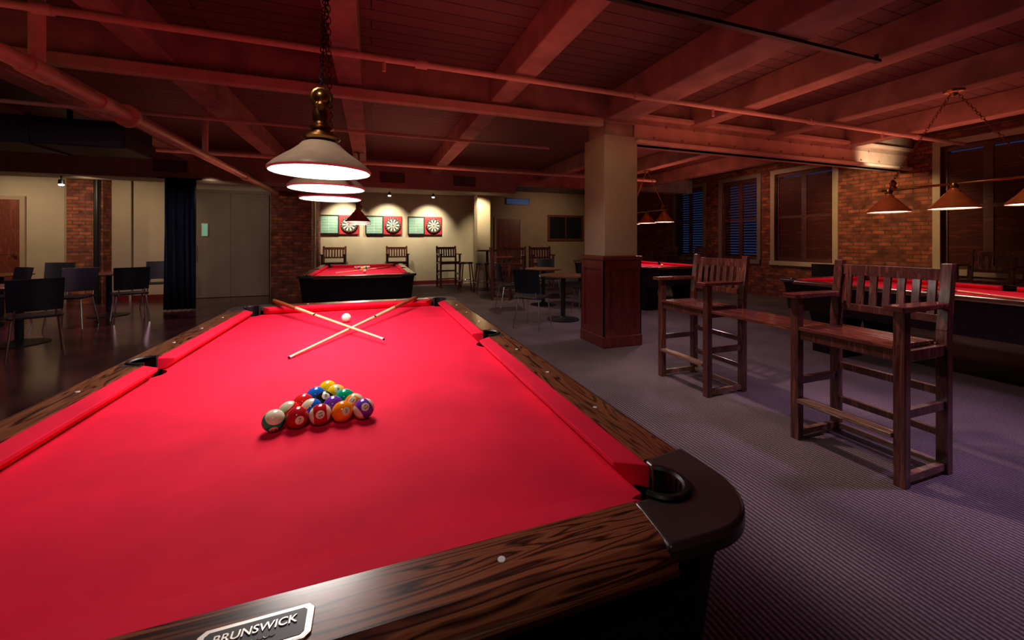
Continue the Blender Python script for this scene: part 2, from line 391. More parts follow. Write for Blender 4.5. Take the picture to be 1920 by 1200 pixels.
vent(.45, 'slatted vent on the soffit right of the hanging pool lamp'); vent(2.1, 'slatted vent on the soffit closest to the square column'); vent(-3.6, 'slatted vent on the soffit above the navy curtain')

# curtain
cx0, cx1 = xat(307, 9.15), xat(367, 9.15)
q = MB(); n = 60; W_ = cx1-cx0; vs = []
for z in (.02, .8, 1.6, 2.48):
    for i in range(n+1): u = i/n; vs.append((-W_/2+W_*u, .035*math.sin(u*31+.6*math.sin(u*9)+z*.3)+.018*math.sin(u*77+z), z))
fs = [(r*(n+1)+i, r*(n+1)+i+1, (r+1)*(n+1)+i+1, (r+1)*(n+1)+i) for r in range(3) for i in range(n)]
q.add(vs, fs)
cr = empty('curtain', ((cx0+cx1)/2, 9.15, 0)); tag(cr, 'navy floor-length curtain hanging beside the cream sliding doors', 'curtain')
cc = q.build('drape', M['navy'], cr, smooth=True, ang=80); sm = cc.modifiers.new('s', 'SOLIDIFY'); sm.thickness = .01
MB().tube([(-.35, 0, 2.49), (.35, 0, 2.49)], .012, 8).build('curtain_rod', M['black'], cr)

# ------------------------------------------------ pool table
L, W = 2.54, 1.245; BZ = .785
def arc(cx, cy, r, a0, a1, n=16): return [(cx+r*math.cos(math.radians(a0+(a1-a0)*i/n)), cy+r*math.sin(math.radians(a0+(a1-a0)*i/n))) for i in range(n+1)]
def rrect(hw, hh, r, n=5):
    p = []
    for cx, cy, a in ((hw-r, hh-r, 0), (-hw+r, hh-r, 90), (-hw+r, -hh+r, 180), (hw-r, -hh+r, 270)): p += arc(cx, cy, r, a, a+90, n)
    return p
def pool_table():
    t = empty('pool_table')
    e = .03; A = W/2+e; B = L/2+e; cx, cy = A, B; r = .055
    q1 = [(A, .055), (A, cy-r)] + arc(cx, cy, r, 270, 180, 10) + [(cx-r, B)]
    q1 = [(min(x, A), min(y, B)) for x, y in q1]
    poly = q1 + [(-x, y) for x, y in q1[::-1]]
    poly += arc(-(W/2+.065), 0, .06, 63, -63, 10)
    poly += [(-x, -y) for x, y in q1] + [(x, -y) for x, y in q1[::-1]]
    poly += arc(W/2+.065, 0, .06, 243, 117, 10)
    cl = []
    for p in poly:
        if not cl or (abs(p[0]-cl[-1][0])+abs(p[1]-cl[-1][1])) > 1e-5: cl.append(p)
    MB().prism(cl, BZ-.03, BZ).build('cloth_bed', M['cloth'], t)
    sec = [(0, .826), (.055, .834), (.055, .786), (.03, .786), (.002, .814)]
    def cushion(f, s0, s1, k0, k1):
        vs = [f(s0-k0*u, u, z) for u, z in sec] + [f(s1+k1*u, u, z) for u, z in sec]
        n = len(sec)
        MB().add(vs, [list(range(n)), list(range(n, 2*n))[::-1]] + [(i, (i+1) % n, n+(i+1) % n, n+i) for i in range(n)]).build('cushion', M['cloth'], t, .003)
    rs = [(.0555, .836), (.145, .836), (.160, .830), (.168, .818), (.166, .798), (.15, .788), (.0555, .788)]
    def rail(f, s0, s1, m):
        vs = [f(s0, u, z) for u, z in rs] + [f(s1, u, z) for u, z in rs]; n = len(rs)
        MB().add(vs, [list(range(n)), list(range(n, 2*n))[::-1]] + [(i, (i+1) % n, n+(i+1) % n, n+i) for i in range(n)]).build('wooden_rail', M[m], t)
    def strip(f, s0, s1):
        vs = [f(s, u, z) for s in (s0, s1) for u, z in ((.1665, .804), (.1715, .804), (.1705, .794), (.1655, .794))]
        MB().add(vs, [(0,1,2,3), (7,6,5,4), (0,4,5,1), (1,5,6,2), (2,6,7,3), (3,7,4,0)]).build('metal_trim', M['trimmetal'], t)
    for sg in (-1, 1):
        fx = lambda s, u, z, sg=sg: (sg*(W/2+u), s, z)
        fy = lambda s, u, z, sg=sg: (s, sg*(L/2+u), z)
        cushion(fx, .068, L/2-.08, .35, .9); cushion(fx, -(L/2-.08), -.068, .9, .35); cushion(fy, -(W/2-.08), W/2-.08, .9, .9)
        rail(fx, .063, L/2-.05, 'rail_y'); rail(fx, -(L/2-.05), -.063, 'rail_y'); rail(fy, -(W/2-.05), W/2-.05, 'rail_x')
        strip(fx, .063, L/2-.05); strip(fx, -(L/2-.05), -.063); strip(fy, -(W/2-.05), W/2-.05)
        sp = [fx(s*L/8, .1, .8362) for s in (-3, -2, -1, 1, 2, 3)] + [fy(s*W/4, .1, .8362) for s in (-1, 0, 1)]
        for p in sp:
            if sg == -1 and abs(p[0]) < .01: continue
            MB().lathe([(0, .0012), (.0055, .001), (.006, 0)], 16, p).build('rail_sight', M['pearl'], t)
        ho = arc(sg*(W/2+.065), 0, .055, 105 if sg > 0 else 75, -105 if sg > 0 else 285, 18)
        ou = [(sg*(W/2+u), v) for u, v in ((.055, -.062), (.125, -.062), (.135, 0), (.125, .062), (.055, .062))]
        MB().prism(ou[::1]+ho, .80, .839).build('side_casting', M['casting'], t, .004)
        rail(lambda s, u, z, sg=sg: (sg*(W/2+max(u, .126)), s, z), -.0625, .0625, 'rail_y')
        lin(t, sg*(W/2+.065), 0, 0 if sg > 0 else 180, 105, 1.0)
        for sv in (-1, 1):
            o = [(-.05, .0555)] + arc(.03, .03, .052, 150.6, -60.6, 22) + [(.0555, -.05), (.166, -.066), (.168, 0)] + arc(.168-.13, .168-.13, .13, 0, 90, 12) + [(0, .168), (-.066, .166)]
            o = [(sg*(W/2+x), sv*(L/2+y)) for x, y in o]
            cb = MB().prism(o, .805, .838).build('corner_casting', M['casting'], t, .014); cb.modifiers['bevel'].segments = 4; cb.data.shade_smooth(); cb.data.set_sharp_from_angle(angle=math.radians(50))
            lin(t, sg*(W/2+.03), sv*(L/2+.03), math.degrees(math.atan2(sv, sg)), 112, .9)
    a = MB(); lo = []
    for hx, hy, z, r in ((W/2+.146, L/2+.146, .806, .12), (W/2+.130, L/2+.130, .75, .11), (W/2+.10, L/2+.10, .48, .09)):
        lo.append([(x, y, z) for x, y in rrect(hx, hy, r, 6)])
    n = len(lo[0]); vs = [p for l in lo for p in l]
    fs = [(j*n+i, j*n+(i+1) % n, (j+1)*n+(i+1) % n, (j+1)*n+i) for j in range(2) for i in range(n)] + [list(range(2*n, 3*n))]
    a.add(vs, fs); a.build('apron', M['apron'], t, smooth=True)
    for sx in (-1, 1):
        for sy in (-1, 1):
            m = MB(); x, y = sx*.46, sy*.95
            vs = [(x+i*.16, y+j*.2, .48) for i, j in ((-1,-1),(1,-1),(1,1),(-1,1))] + [(x+i*.11, y+j*.14, .1) for i, j in ((-1,-1),(1,-1),(1,1),(-1,1))]
            m.add(vs, [(0,1,2,3), (7,6,5,4), (0,4,5,1), (1,5,6,2), (2,6,7,3), (3,7,4,0)]); m.box(x-.14, x+.14, y-.17, y+.17, 0, .1)
            m.build('leg', M['apron'], t, .01)
    return t
def lin(t, x, y, a, span, k_):
    m = MB(); n = 22; vs = []
    for i in range(n+1):
        an = math.radians(a-span+2*span*i/n); c_, s_ = math.cos(an), math.sin(an)
        for r, z in ((.045, .70), (.045, .840), (.049, .845), (.057, .845), (.061, .8405), (.0565, .837), (.0565, .70)): vs.append((x+r*k_*c_, y+r*k_*s_, z))
    k = 7; fs = [(i*k+j, i*k+(j+1) % k, (i+1)*k+(j+1) % k, (i+1)*k+j) for i in range(n) for j in range(k)] + [list(range(k))[::-1], list(range(n*k, n*k+k))]
    m.add(vs, fs)
    for i in range(1, 9):
        an = math.radians(a-span*.8+1.6*span*i/9); m.tube([(x+.0445*k_*math.cos(an), y+.0445*k_*math.sin(an), .72), (x+.0445*k_*math.cos(an), y+.0445*k_*math.sin(an), .836)], .0025, 5)
    m.lathe([(0, 0), (.055*k_, 0), (.055*k_, .006), (0, .006)], 20, (x, y, .70)); m.build('pocket_liner', M['rubber'], t, smooth=True)
TX, TY = -.132, 1.92
pt = pool_table(); pt.location = (TX, TY, 0)
tag(pt, 'large red cloth pool table in the foreground with racked balls and crossed cues', 'pool table')
np_ = MB(); hw, hh = .062, .024
def octo(a, b, c): return [(-a+c, -b), (a-c, -b), (a, -b+c), (a, b-c), (a-c, b), (-a+c, b), (-a, b-c), (-a, -b+c)]
np_.prism(octo(hw, hh, .007), .8362, .8385)
plate = np_.build('name_plate', M['silver'], pt, .0008); plate.location = (.003, -L/2-.110, 0)
ins = MB().prism(octo(hw-.0022, hh-.0022, .006), .8385, .8388).build('plate_inset', M['silver'], plate)
MB().prism(octo(hw-.008, hh-.006, .004), .8388, .8393).build('inset_face', M['black'], plate)
me = text_mesh('BRUNSWICK', .0152, .0006, .00015); me.materials.append(M['silver'])
o = bpy.data.objects.new('lettering', me); C.objects.link(o); o.parent = plate; o.location = (0, .0045, .8399)
sc_ = MB(); pts = []
for i in range(40):
    u = i/39; pts.append((-.021+.042*u+.0013*math.cos(u*44), -.0088+.0016*math.sin(u*44), .8396))
sc_.tube(pts, .0005, 5).build('script_line', M['silver'], plate)

SK = ('name_plate',)
dup(pt, (-.16, 7.3, 0), 0, 'red cloth pool table below the dartboards at the back of the room', skip=SK)
dup(pt, (5.58, 2.15, 0), 0, 'red cloth pool table at far right behind the wooden high chairs', skip=SK)
dup(pt, (5.45, 7.3, 0), 0, 'red cloth pool table partly hidden behind the square column', skip=SK)

# ------------------------------------------------ balls
R = .0286
def ball_mat(name, col, stripe):
    m, nt, b = nm(name)
    tc = N(nt, 'ShaderNodeTexCoord'); sp = N(nt, 'ShaderNodeSeparateXYZ'); nt.links.new(tc.outputs['Object'], sp.inputs[0])
    cr_ = (.85, .74, .52)
    sx = N(nt, 'ShaderNodeMath', operation='LESS_THAN'); sx.inputs[1].default_value = -R*.915; nt.links.new(sp.outputs[1], sx.inputs[0])
    if stripe:
        ab = N(nt, 'ShaderNodeMath', operation='ABSOLUTE'); nt.links.new(sp.outputs[2], ab.inputs[0])
        gt = N(nt, 'ShaderNodeMath', operation='GREATER_THAN'); gt.inputs[1].default_value = R*.58; nt.links.new(ab.outputs[0], gt.inputs[0])
        mxm = N(nt, 'ShaderNodeMath', operation='MAXIMUM'); nt.links.new(gt.outputs[0], mxm.inputs[0]); nt.links.new(sx.outputs[0], mxm.inputs[1]); fac = mxm.outputs[0]
    else: fac = sx.outputs[0]
    mx = N(nt, 'ShaderNodeMix', data_type='RGBA'); mx.inputs['A'].default_value = (*col, 1); mx.inputs['B'].default_value = (*cr_, 1); nt.links.new(fac, mx.inputs['Factor'])
    nt.links.new(mx.outputs['Result'], b.inputs['Base Color']); b.inputs['Roughness'].default_value = .13; b.inputs['Specular IOR Level'].default_value = .28
    return m
cols = {1: ('yellow', (1, .62, .01)), 2: ('blue', (.01, .14, .7)), 3: ('red', (.85, .02, .02)), 4: ('purple', (.16, .035, .42)), 5: ('orange', (1, .24, .01)), 6: ('green', (.0, .38, .2)), 7: ('maroon', (.5, .012, .02)), 8: ('black', (.01, .01, .01))}
def sphere_mb(r=R, seg=28, rg=16): return MB().lathe([(r*math.sin(PI*i/rg), -r*math.cos(PI*i/rg)) for i in range(rg+1)], seg)
sph = None
bmats = {}
def make_ball(n, loc, rot, label, group=None, num=True):
    global sph
    if sph is None:
        o = sphere_mb().build('pool_ball', M['pearl'], smooth=True, ang=80); sph = o.data; bpy.data.objects.remove(o)
    if n not in bmats:
        if n == 0: bmats[n] = plain('cue_ball', (.9, .85, .72), .12, var=.02)
        else: bmats[n] = ball_mat('ball_%d' % n, cols[n if n < 9 else n-8][1], n > 8)
    o = bpy.data.objects.new('pool_ball' if n else 'cue_ball', sph.copy()); o.data.materials.clear(); o.data.materials.append(bmats[n]); C.objects.link(o)
    o.location = loc; o.rotation_euler = rot
    tag(o, label, 'pool ball', group)
    if n and num:
        me = text_mesh(str(n), .015)
        for v in me.vertices:
            x, z = v.co.x, v.co.y; p = Vector((x, -math.sqrt(max(R*R-x*x-z*z, 1e-6)), z)).normalized()*R*1.012; v.co = p
        me.materials.append(M['bblack']); k = bpy.data.objects.new('number', me); C.objects.link(k); k.parent = o
    return o
AX, AY = TX-.003, 1.43
rows = [[1], [2, 9], [3, 8, 6], [11, 10, 4, 13], [14, 7, 15, 5, 12]]
desc = {1: 'yellow ball with 1 at the far tip of the racked triangle', 2: 'solid blue ball left in the second row of the rack', 9: 'yellow striped ball right in the second row of the rack', 3: 'solid red ball left in the middle row of the rack',
 8: 'black ball with 8 at the heart of the rack', 6: 'solid green ball right in the middle row of the rack', 11: 'red striped ball left in the row behind the front row', 10: 'blue striped ball between the red striped and purple balls of the rack', 4: 'solid purple ball inside the rack', 13: 'orange striped ball right in the row behind the front row',
 14: 'green striped ball at the near left corner of the rack', 7: 'maroon ball in the front row next to the green striped ball', 15: 'maroon striped ball in the middle of the front row', 5: 'solid orange ball with 5 in the front row', 12: 'purple striped ball at the near right corner of the rack'}
random.seed(11)
# per ball: tilt (number spot up/down), roll of the stripe, yaw away from the camera
tilt = {14: (38, 10, 0), 7: (-2, 0, 12), 15: (-20, 85, 0), 5: (-18, 10, 22), 12: (-30, 60, 10), 11: (-20, 20, 150), 10: (-30, 25, 140), 13: (-40, 30, -15), 9: (-45, 15, 20), 1: (-60, 0, 160), 2: (-60, 20, 170), 3: (-45, 0, 150), 8: (-50, 10, 15), 6: (-60, 0, 160), 4: (-60, 0, 190)}
for i, row in enumerate(rows):
    for j, n in enumerate(row):
        x = AX + (j-i/2)*2*R*1.004; y = AY - i*2*R*.869
        tl, rl, yw = tilt[n]
        yaw = -math.atan2(x, y)
        mt = Matrix.Rotation(yaw+math.radians(yw), 4, 'Z') @ Matrix.Rotation(math.radians(tl), 4, 'X') @ Matrix.Rotation(math.radians(rl), 4, 'Y')
        make_ball(n, (x, y, BZ+R+.0004), mt.to_euler(), desc[n], 'racked pool balls')
make_ball(0, (-.15, 2.74, BZ+R+.0003), (0, 0, 0), 'white cue ball behind the crossed cues')
for i in range(5):
    for j in range(i+1):
        n = rows[i][j]
        make_ball(n, (-.16+(j-i/2)*2*R*1.004, 7.8+i*2*R*.869, BZ+R), (random.uniform(-1, 1), random.uniform(-1, 1), 0), 'coloured ball in the rack on the back pool table', 'balls racked on the back table', num=False)
make_ball(0, (-.1, 6.9, BZ+R+.0003), (0, 0, 0), 'white cue ball on the pool table below the dartboards')
make_ball(0, (5.6, 6.6, BZ+R+.0003), (0, 0, 0), 'white cue ball on the table behind the square column')
def cue(tip, butt, label):
    t = Vector(tip); b = Vector(butt); d = b-t; Ln = 1.45
    r = empty('pool_cue', t); r.rotation_mode = 'QUATERNION'; r.rotation_quaternion = d.to_track_quat('X', 'Z')
    MB().tube([(.03, 0, 0), (Ln*.52, 0, 0)], .006, 12, r1=.0095).build('shaft', M['maple'], r, smooth=True)
    MB().tube([(.004, 0, 0), (.03, 0, 0)], .006, 12).build('ferrule', M['pearl'], r, smooth=True)
    MB().tube([(0, 0, 0), (.004, 0, 0)], .0058, 12).build('tip', M['leather'], r, smooth=True)
    MB().tube([(Ln*.52, 0, 0), (Ln*.535, 0, 0)], .0102, 12).build('joint_collar', M['trimmetal'], r, smooth=True)
    MB().tube([(Ln*.535, 0, 0), (Ln*.72, 0, 0)], .0102, 12, r1=.0122).build('forearm', M['maple'], r, smooth=True)
    MB().tube([(Ln*.72, 0, 0), (Ln-.02, 0, 0)], .0124, 12, r1=.0148).build('butt', M['cuebutt'], r, smooth=True)
    MB().tube([(Ln-.02, 0, 0), (Ln, 0, 0)], .0145, 12).build('bumper', M['rubber'], r, smooth=True)
    tag(r, label, 'pool cue')
    return r
cue((-.34, 1.96, BZ+.0075), (.37, 3.30, .857), 'pool cue with its butt on the far rail beside the right corner pocket')
cue((.06, 2.08, .812), (-.66, 3.30, .866), 'pool cue laid on top, butt towards the far left corner pocket')
cue((5.2, 1.3, BZ+.0075), (5.75, 2.65, BZ+.0155), 'pool cue lying on the far right pool table')
cue((-.55, 7.0, BZ+.0075), (.3, 8.1, BZ+.0155), 'pool cue lying on the pool table below the dartboards')

# ------------------------------------------------ hanging lamps
def chain(p0, p1, parent, m, ll=.040, r=.0028):
    p0, p1 = Vector(p0), Vector(p1); d = p1-p0; n = max(2, int(d.length/(ll*.74))); d.normalize()
    a = Vector((1, 0, 0)) if abs(d.x) < .8 else Vector((0, 1, 0)); u = d.cross(a).normalized(); w = d.cross(u); q = MB()
    for i in range(n):
        c = p0 + (p1-p0)*(i+.5)/n; s = u if i % 2 else w
        q.tube([c + d*(ll/2)*math.cos(t*PI/6)*1.0 + s*(ll*.3)*math.sin(t*PI/6) for t in range(12)], r, 6, closed=True)
    return q.build('chain', M[m], parent, smooth=True, ang=80)
def fixture(loc, label, shade, glow, chainm, col, power, ceil=2.84, rz=0, sp=.54):
    t = empty('pool_table_lamp', loc, rz); tag(t, label, 'hanging lamp'); z0 = loc[2]
    for k in (-1, 0, 1):
        y = k*sp
        if shade == 'copper': prof = [(.190, -.004), (.192, .008), (.186, .014), (.12, .085), (.07, .15), (.05, .165), (.05, .185), (.035, .19), (.028, .21), (.022, .24), (0, .24)]
        else: prof = [(.190, -.004), (.195, .004), (.192, .012), (.176, .028), (.146, .052), (.112, .076), (.086, .098), (.072, .114), (.060, .120), (.03, .125), (.024, .14), (.022, .24), (0, .24)]
        s = MB().lathe(prof, 48, (0, y, 0)).build('lamp_shade', M[shade], t, smooth=True, ang=50)
        MB().lathe([(.188, -.003), (.18, .008), (.115, .06), (0, .08)], 40, (0, y, 0)).build('shade_lining', M['white_in'], s, smooth=True)
        MB().lathe([(0, .006), (.178, .006), (.178, .012), (0, .012)], 40, (0, y, 0)).build('diffuser', M[glow], s)
        if shade != 'copper':
            MB().lathe([(.040, .123), (.066, .128), (.074, .137), (.068, .147), (.045, .152), (.035, .170), (.050, .180), (.03, .195), (.025, .215)], 28, (0, y, 0)).build('brass_gallery', M['brass'], s, smooth=True)
        MB().lathe([(.0, .2), (.03, .205), (.036, .23), (.03, .255), (0, .262)], 20, (0, y, 0)).build('finial', M['brass'], s, smooth=True)
        ld = bpy.data.lights.new('lamp_light', 'AREA'); ld.shape = 'DISK'; ld.size = .355; ld.energy = power*(1.18 if k < 0 else 1 if k == 0 else .75); ld.color = col
        lo = bpy.data.objects.new('lamp_light', ld); C.objects.link(lo); lo.location = (loc[0]-y*math.sin(rz), loc[1]+y*math.cos(rz), z0+.004)
    MB().tube([(0, -sp-.06, .25), (0, sp+.06, .25)], .013, 12).build('bar', M['brass'], t, smooth=True)
    top = ceil - z0; ca = sp-.04
    for k in (-1, 1):
        MB().lathe([(0, -.035), (.022, -.028), (.034, 0), (.022, .028), (0, .035)], 18, (0, k*ca, .27)).build('ball_joint', M['brass'], t, smooth=True)
        MB().tube([(.036*math.cos(a*PI/8), k*ca, .318+.036*math.sin(a*PI/8)) for a in range(16)], .010, 8, closed=True).build('ring', M['brass'], t, smooth=True)
        MB().lathe([(.032*math.sin(PI*i/8), -.032*math.cos(PI*i/8)) for i in range(9)], 16, (0, k*ca, .318)).build('ring_boss', M['brass'], t, smooth=True)
        chain((0, k*ca, .355), (0, k*.03, top-.04), t, chainm)
    MB().lathe([(0, top-.06), (.02, top-.05), (.03, top-.03), (.075, top-.02), (.08, top-.001), (0, top-.001)], 24).build('canopy', M['brass'], t, smooth=True)
    return t
fixture((-.225, 2.36, 1.587), 'three-shade hanging lamp glowing white over the foreground pool table', 'shade_pale', 'glow', 'black', (1, .93, .88), 6.1, rz=.055, sp=.56)
fixture((-.2, 7.35, 1.62), 'three-shade hanging lamp over the pool table below the dartboards', 'copper', 'glow2', 'black', (1, .9, .85), 4)
fixture((5.6, 2.3, 1.64), 'copper three-shade hanging lamp over the far right pool table', 'copper', 'glow2', 'brass', (1, .8, .7), 1.6)
fixture((5.62, 7.1, 1.70), 'hanging lamp over the pool table behind the square column', 'copper', 'glow2', 'brass', (1, .85, .75), 3)

# ------------------------------------------------ spectator chairs
def high_parts(t, ox, WW=.55, D=.39, inner=0):
    m = M['stoolwood']; g = .026
    for sx in (-1, 1):
        x = ox+sx*WW/2
        MB().box(x-g, x+g, -D/2-g, -D/2+g, 0, .93).build('leg', m, t, .004)
        q = MB(); q.box(x-g, x+g, D/2-g, D/2+g, 0, .80)
        vs = [(x+i*g, D/2+j*g, .80) for i, j in ((-1,-1),(1,-1),(1,1),(-1,1))] + [(x+i*g, D/2+.045+j*g*.8, 1.175) for i, j in ((-1,-1),(1,-1),(1,1),(-1,1))]
        q.add(vs, [(3,2,1,0), (4,5,6,7), (0,1,5,4), (1,2,6,5), (2,3,7,6), (3,0,4,7)]); q.build('leg', m, t, .004)
        q = MB(); q.prism([(x-.045, -D/2-.075), (x+.045, -D/2-.075), (x+.05, -D/2+.02), (x+.038, D/2-.03), (x-.038, D/2-.03), (x-.05, -D/2+.02)], .93, .96); q.build('armrest', M['seatwood'], t, .006)
        for z, h, mm in ((.36, .045, m), (.02, .04, M['wornwood'])):
            MB().box(x-.016, x+.016, -D/2+g, D/2-g, z, z+h).build('stretcher', mm, t, .003)
        MB().box(x-.016, x+.016, -D/2+g, D/2-g, .66, .72).build('seat_rail', m, t, .003)
    a, b = ox-WW/2+g, ox+WW/2-g
    for z, h, y, mm in ((.43, .045, D/2, m), (.2, .04, D/2, m), (.02, .035, D/2, M['wornwood'])):
        MB().box(a, b, y-.016, y+.016, z, z+h).build('stretcher', mm, t, .003)
    MB().box(a, b, -D/2-.04, -D/2+.03, .25, .275).build('footrest', M['wornwood'], t, .004)
    MB().box(a, b, -D/2-.012, -D/2+.016, .66, .72).build('seat_rail', m, t, .003); MB().box(a, b, D/2-.016, D/2+.016, .66, .72).build('seat_rail', m, t, .003)
    q = MB(); n = 8; y0, y1 = -D/2-.03, D/2-.03
    for i in range(n):
        w = (y1-y0)/n; q.box(a-.0, b+.0, y0+i*w+.005, y0+(i+1)*w-.005, .72, .742)
    q.build('seat', M['seatwood'], t, .003)
    q = MB(); yy = lambda z: D/2+(z-.80)*.12
    q.bar((a, yy(1.11), 1.11), (b, yy(1.11), 1.11), .025, .07); q.bar((a, yy(.86), .86), (b, yy(.86), .86), .025, .045)
    for i in range(7):
        x = a+(b-a)*(i+.5)/7; q.bar((x, yy(.87), .87), (x, yy(1.09), 1.09), .04, .014)
    q.build('backrest', m, t, .003)
def high_chair(loc, rz, label, group=None):
    t = empty('high_chair', loc, rz); high_parts(t, 0); tag(t, label, 'high chair', group); return t
be = empty('double_high_chair', (2.85, 2.21, 0), -PI/2)
high_parts(be, -.645); high_parts(be, .645)
q = MB()
for i in range(4): q.box(-.375, .375, -.185+i*.092, -.185+i*.092+.086, .70, .724)
q.build('connecting_plank', M['seatwood'], be, .004)
tag(be, 'pair of dark wooden slat-back high chairs joined by a plank, right of the foreground table', 'high chair')
dup(be, (8.45, 2.45, 0), -PI/2, 'pair of wooden slat-back high chairs against the shuttered window at far right')
dup(be, (8.45, 9.2, 0), -PI/2, 'pair of wooden high chairs under the far blue windows')
h0 = high_chair((-.95, 11.75, 0), 0, 'wooden slat-back high chair below the left dartboard')
dup(h0, (.70, 11.75, 0), 0, 'wooden slat-back high chair below the gap between middle and right dartboards')
dup(h0, (2.08, 11.3, 0), .1, 'wooden slat-back high chair standing clear right of the dartboards')
dup(h0, (3.45, 9.6, 0), -.5, 'left one of two high chairs behind the cafe tables near the square column')
dup(h0, (4.3, 9.75, 0), -.2, 'right one of two high chairs behind the cafe tables near the square column')
dup(h0, (2.8, 8.6, 0), 1.2, 'high chair turned sideways behind the black cafe chair')

# ------------------------------------------------ cafe chairs, tables
def cafe_chair():
    t = empty('cafe_chair')
    MB().prism(rrect(.21, .21, .05), .445, .47).build('seat', M['leather'], t, .008)
    q = MB(); nx, nz = 8, 6; vs = []
    for s in (0, .022):
        for j in range(nz+1):
            for i in range(nx+1):
                u = -1+2*i/nx; z = .53+.36*j/nz; x = u*(.205+.01*j/nz); vs.append((x, .19+.07*(z-.45)/.4*1.0+s-.03*u*u, z))
    m = (nx+1)*(nz+1); fs = []
    for s in (0, 1):
        for j in range(nz):
            for i in range(nx): a = s*m+j*(nx+1)+i; fs.append((a, a+1, a+nx+2, a+nx+1))
    edge = [i for i in range(nx+1)] + [j*(nx+1)+nx for j in range(1, nz+1)] + [nz*(nx+1)+i for i in range(nx-1, -1, -1)] + [j*(nx+1) for j in range(nz-1, 0, -1)]
    for k in range(len(edge)): a, b = edge[k], edge[(k+1) % len(edge)]; fs.append((a, b, b+m, a+m))
    q.add(vs, fs); q.build('backrest', M['leather'], t, .006, smooth=True, ang=50)
    for sx in (-1, 1):
        MB().tube([(sx*.17, -.17, .445), (sx*.21, -.23, 0)], .010, 8).build('leg', M['chrome'], t, smooth=True)
        MB().tube([(sx*.17, .16, .445), (sx*.21, .24, 0)], .010, 8).build('leg', M['chrome'], t, smooth=True)
        MB().tube([(sx*.15, .10, .44), (sx*.15, .21, .45), (sx*.15, .225, .55)], .010, 8).build('back_support', M['chrome'], t, smooth=True)
    tag(t, '', 'chair'); return t
def cafe_table(loc, label):
    t = empty('cafe_table', loc)
    MB().lathe([(0, .72), (.37, .72), (.38, .73), (.38, .745), (.37, .75), (0, .75)], 40).build('tabletop', M['tabletop'], t, smooth=True)
    MB().lathe([(.04, .03), (.04, .72)], 20).build('pedestal', M['black'], t, smooth=True)
    MB().lathe([(0, 0), (.27, 0), (.27, .012), (.08, .04), (.04, .06)], 32).build('base', M['black'], t, smooth=True)
    tag(t, label, 'table'); return t
ct = cafe_table((-4.22, 6.85, 0), 'round cafe table closest to the left edge among black chairs')
dup(ct, (-4.35, 8.95, 0), 0, 'round brown cafe table between the left brick pilaster and navy curtain')
dup(ct, (3.02, 5.95, 0), 0, 'round cafe table just left of the square column')
dup(ct, (3.35, 7.5, 0), 0, 'round cafe table behind the one beside the square column')
dup(ct, (-5.9, 9.2, 0), 0, 'round cafe table far back near the wooden door')
cc0 = cafe_chair(); cc0.location = (-3.62, 6.1, 0); cc0.rotation_euler = (0, 0, -2.6); cc0['label'] = 'large black cafe chair seen from behind at the left edge'
chairs = [((-4.28, 7.9), .1, 'black cafe chair behind the left edge table, second from the left edge'),
 ((-5.35, 8.35), -.6, 'black cafe chair partly cut off by the left edge, farther back'),
 ((-5.75, 10.1), .1, 'black cafe chair in front of the cream wall right of the wooden door'),
 ((-3.72, 8.2), -2.6, 'black cafe chair seen from behind, right of the brown cafe table'),
 ((-4.1, 10.0), .2, 'black cafe chair against the cream wall left of the navy curtain'),
 ((2.33, 5.6), 2.3, 'black cafe chair with thin metal legs left of the cafe table by the square column'),
 ((2.55, 7.3), 1.5, 'black cafe chair behind the one left of the square column'),
 ((3.85, 8.3), -.1, 'black cafe chair beyond the second cafe table near the column'),
 ((3.75, 6.45), -.8, 'black cafe chair half hidden by the left side of the square column'),
 ((7.5, 4.75), -1.2, 'black cafe chair in front of the brick pier between windows')]
for (x, y), a, lb in chairs: dup(cc0, (x, y, 0), a, lb)
bt = empty('bar_table', (2.95, 10.3, 0)); tag(bt, 'tall round wooden bar table in front of the lit cream column', 'table')
MB().lathe([(0, 1.04), (.3, 1.04), (.31, 1.06), (.3, 1.08), (0, 1.08)], 32).build('tabletop', M['stoolwood'], bt, smooth=True)
MB().lathe([(.035, .03), (.035, 1.04)], 16).build('pedestal', M['black'], bt, smooth=True)
MB().lathe([(0, 0), (.25, 0), (.25, .015), (.035, .05)], 28).build('base', M['black'], bt, smooth=True)
def stool(loc, label):
    t = empty('bar_stool', loc); tag(t, label, 'bar stool')
    MB().lathe([(0, .72), (.17, .72), (.18, .74), (.17, .765), (0, .77)], 28).build('seat', M['leather'], t, smooth=True)
    for sx in (-1, 1):
        for sy in (-1, 1): MB().bar((sx*.11, sy*.11, .72), (sx*.18, sy*.18, 0), .03, .03).build('leg', M['stoolwood'], t, .003)
    MB().tube([(.155*math.cos(a*PI/8)*1.35, .155*math.sin(a*PI/8)*1.35, .28) for a in range(16)], .01, 8, closed=True).build('foot_ring', M['chrome'], t, smooth=True)
    return t
s0 = stool((2.35, 10.2, 0), 'round bar stool left of the tall bar table')
dup(s0, (2.65, 9.7, 0), 0, 'round bar stool in front of the tall bar table')

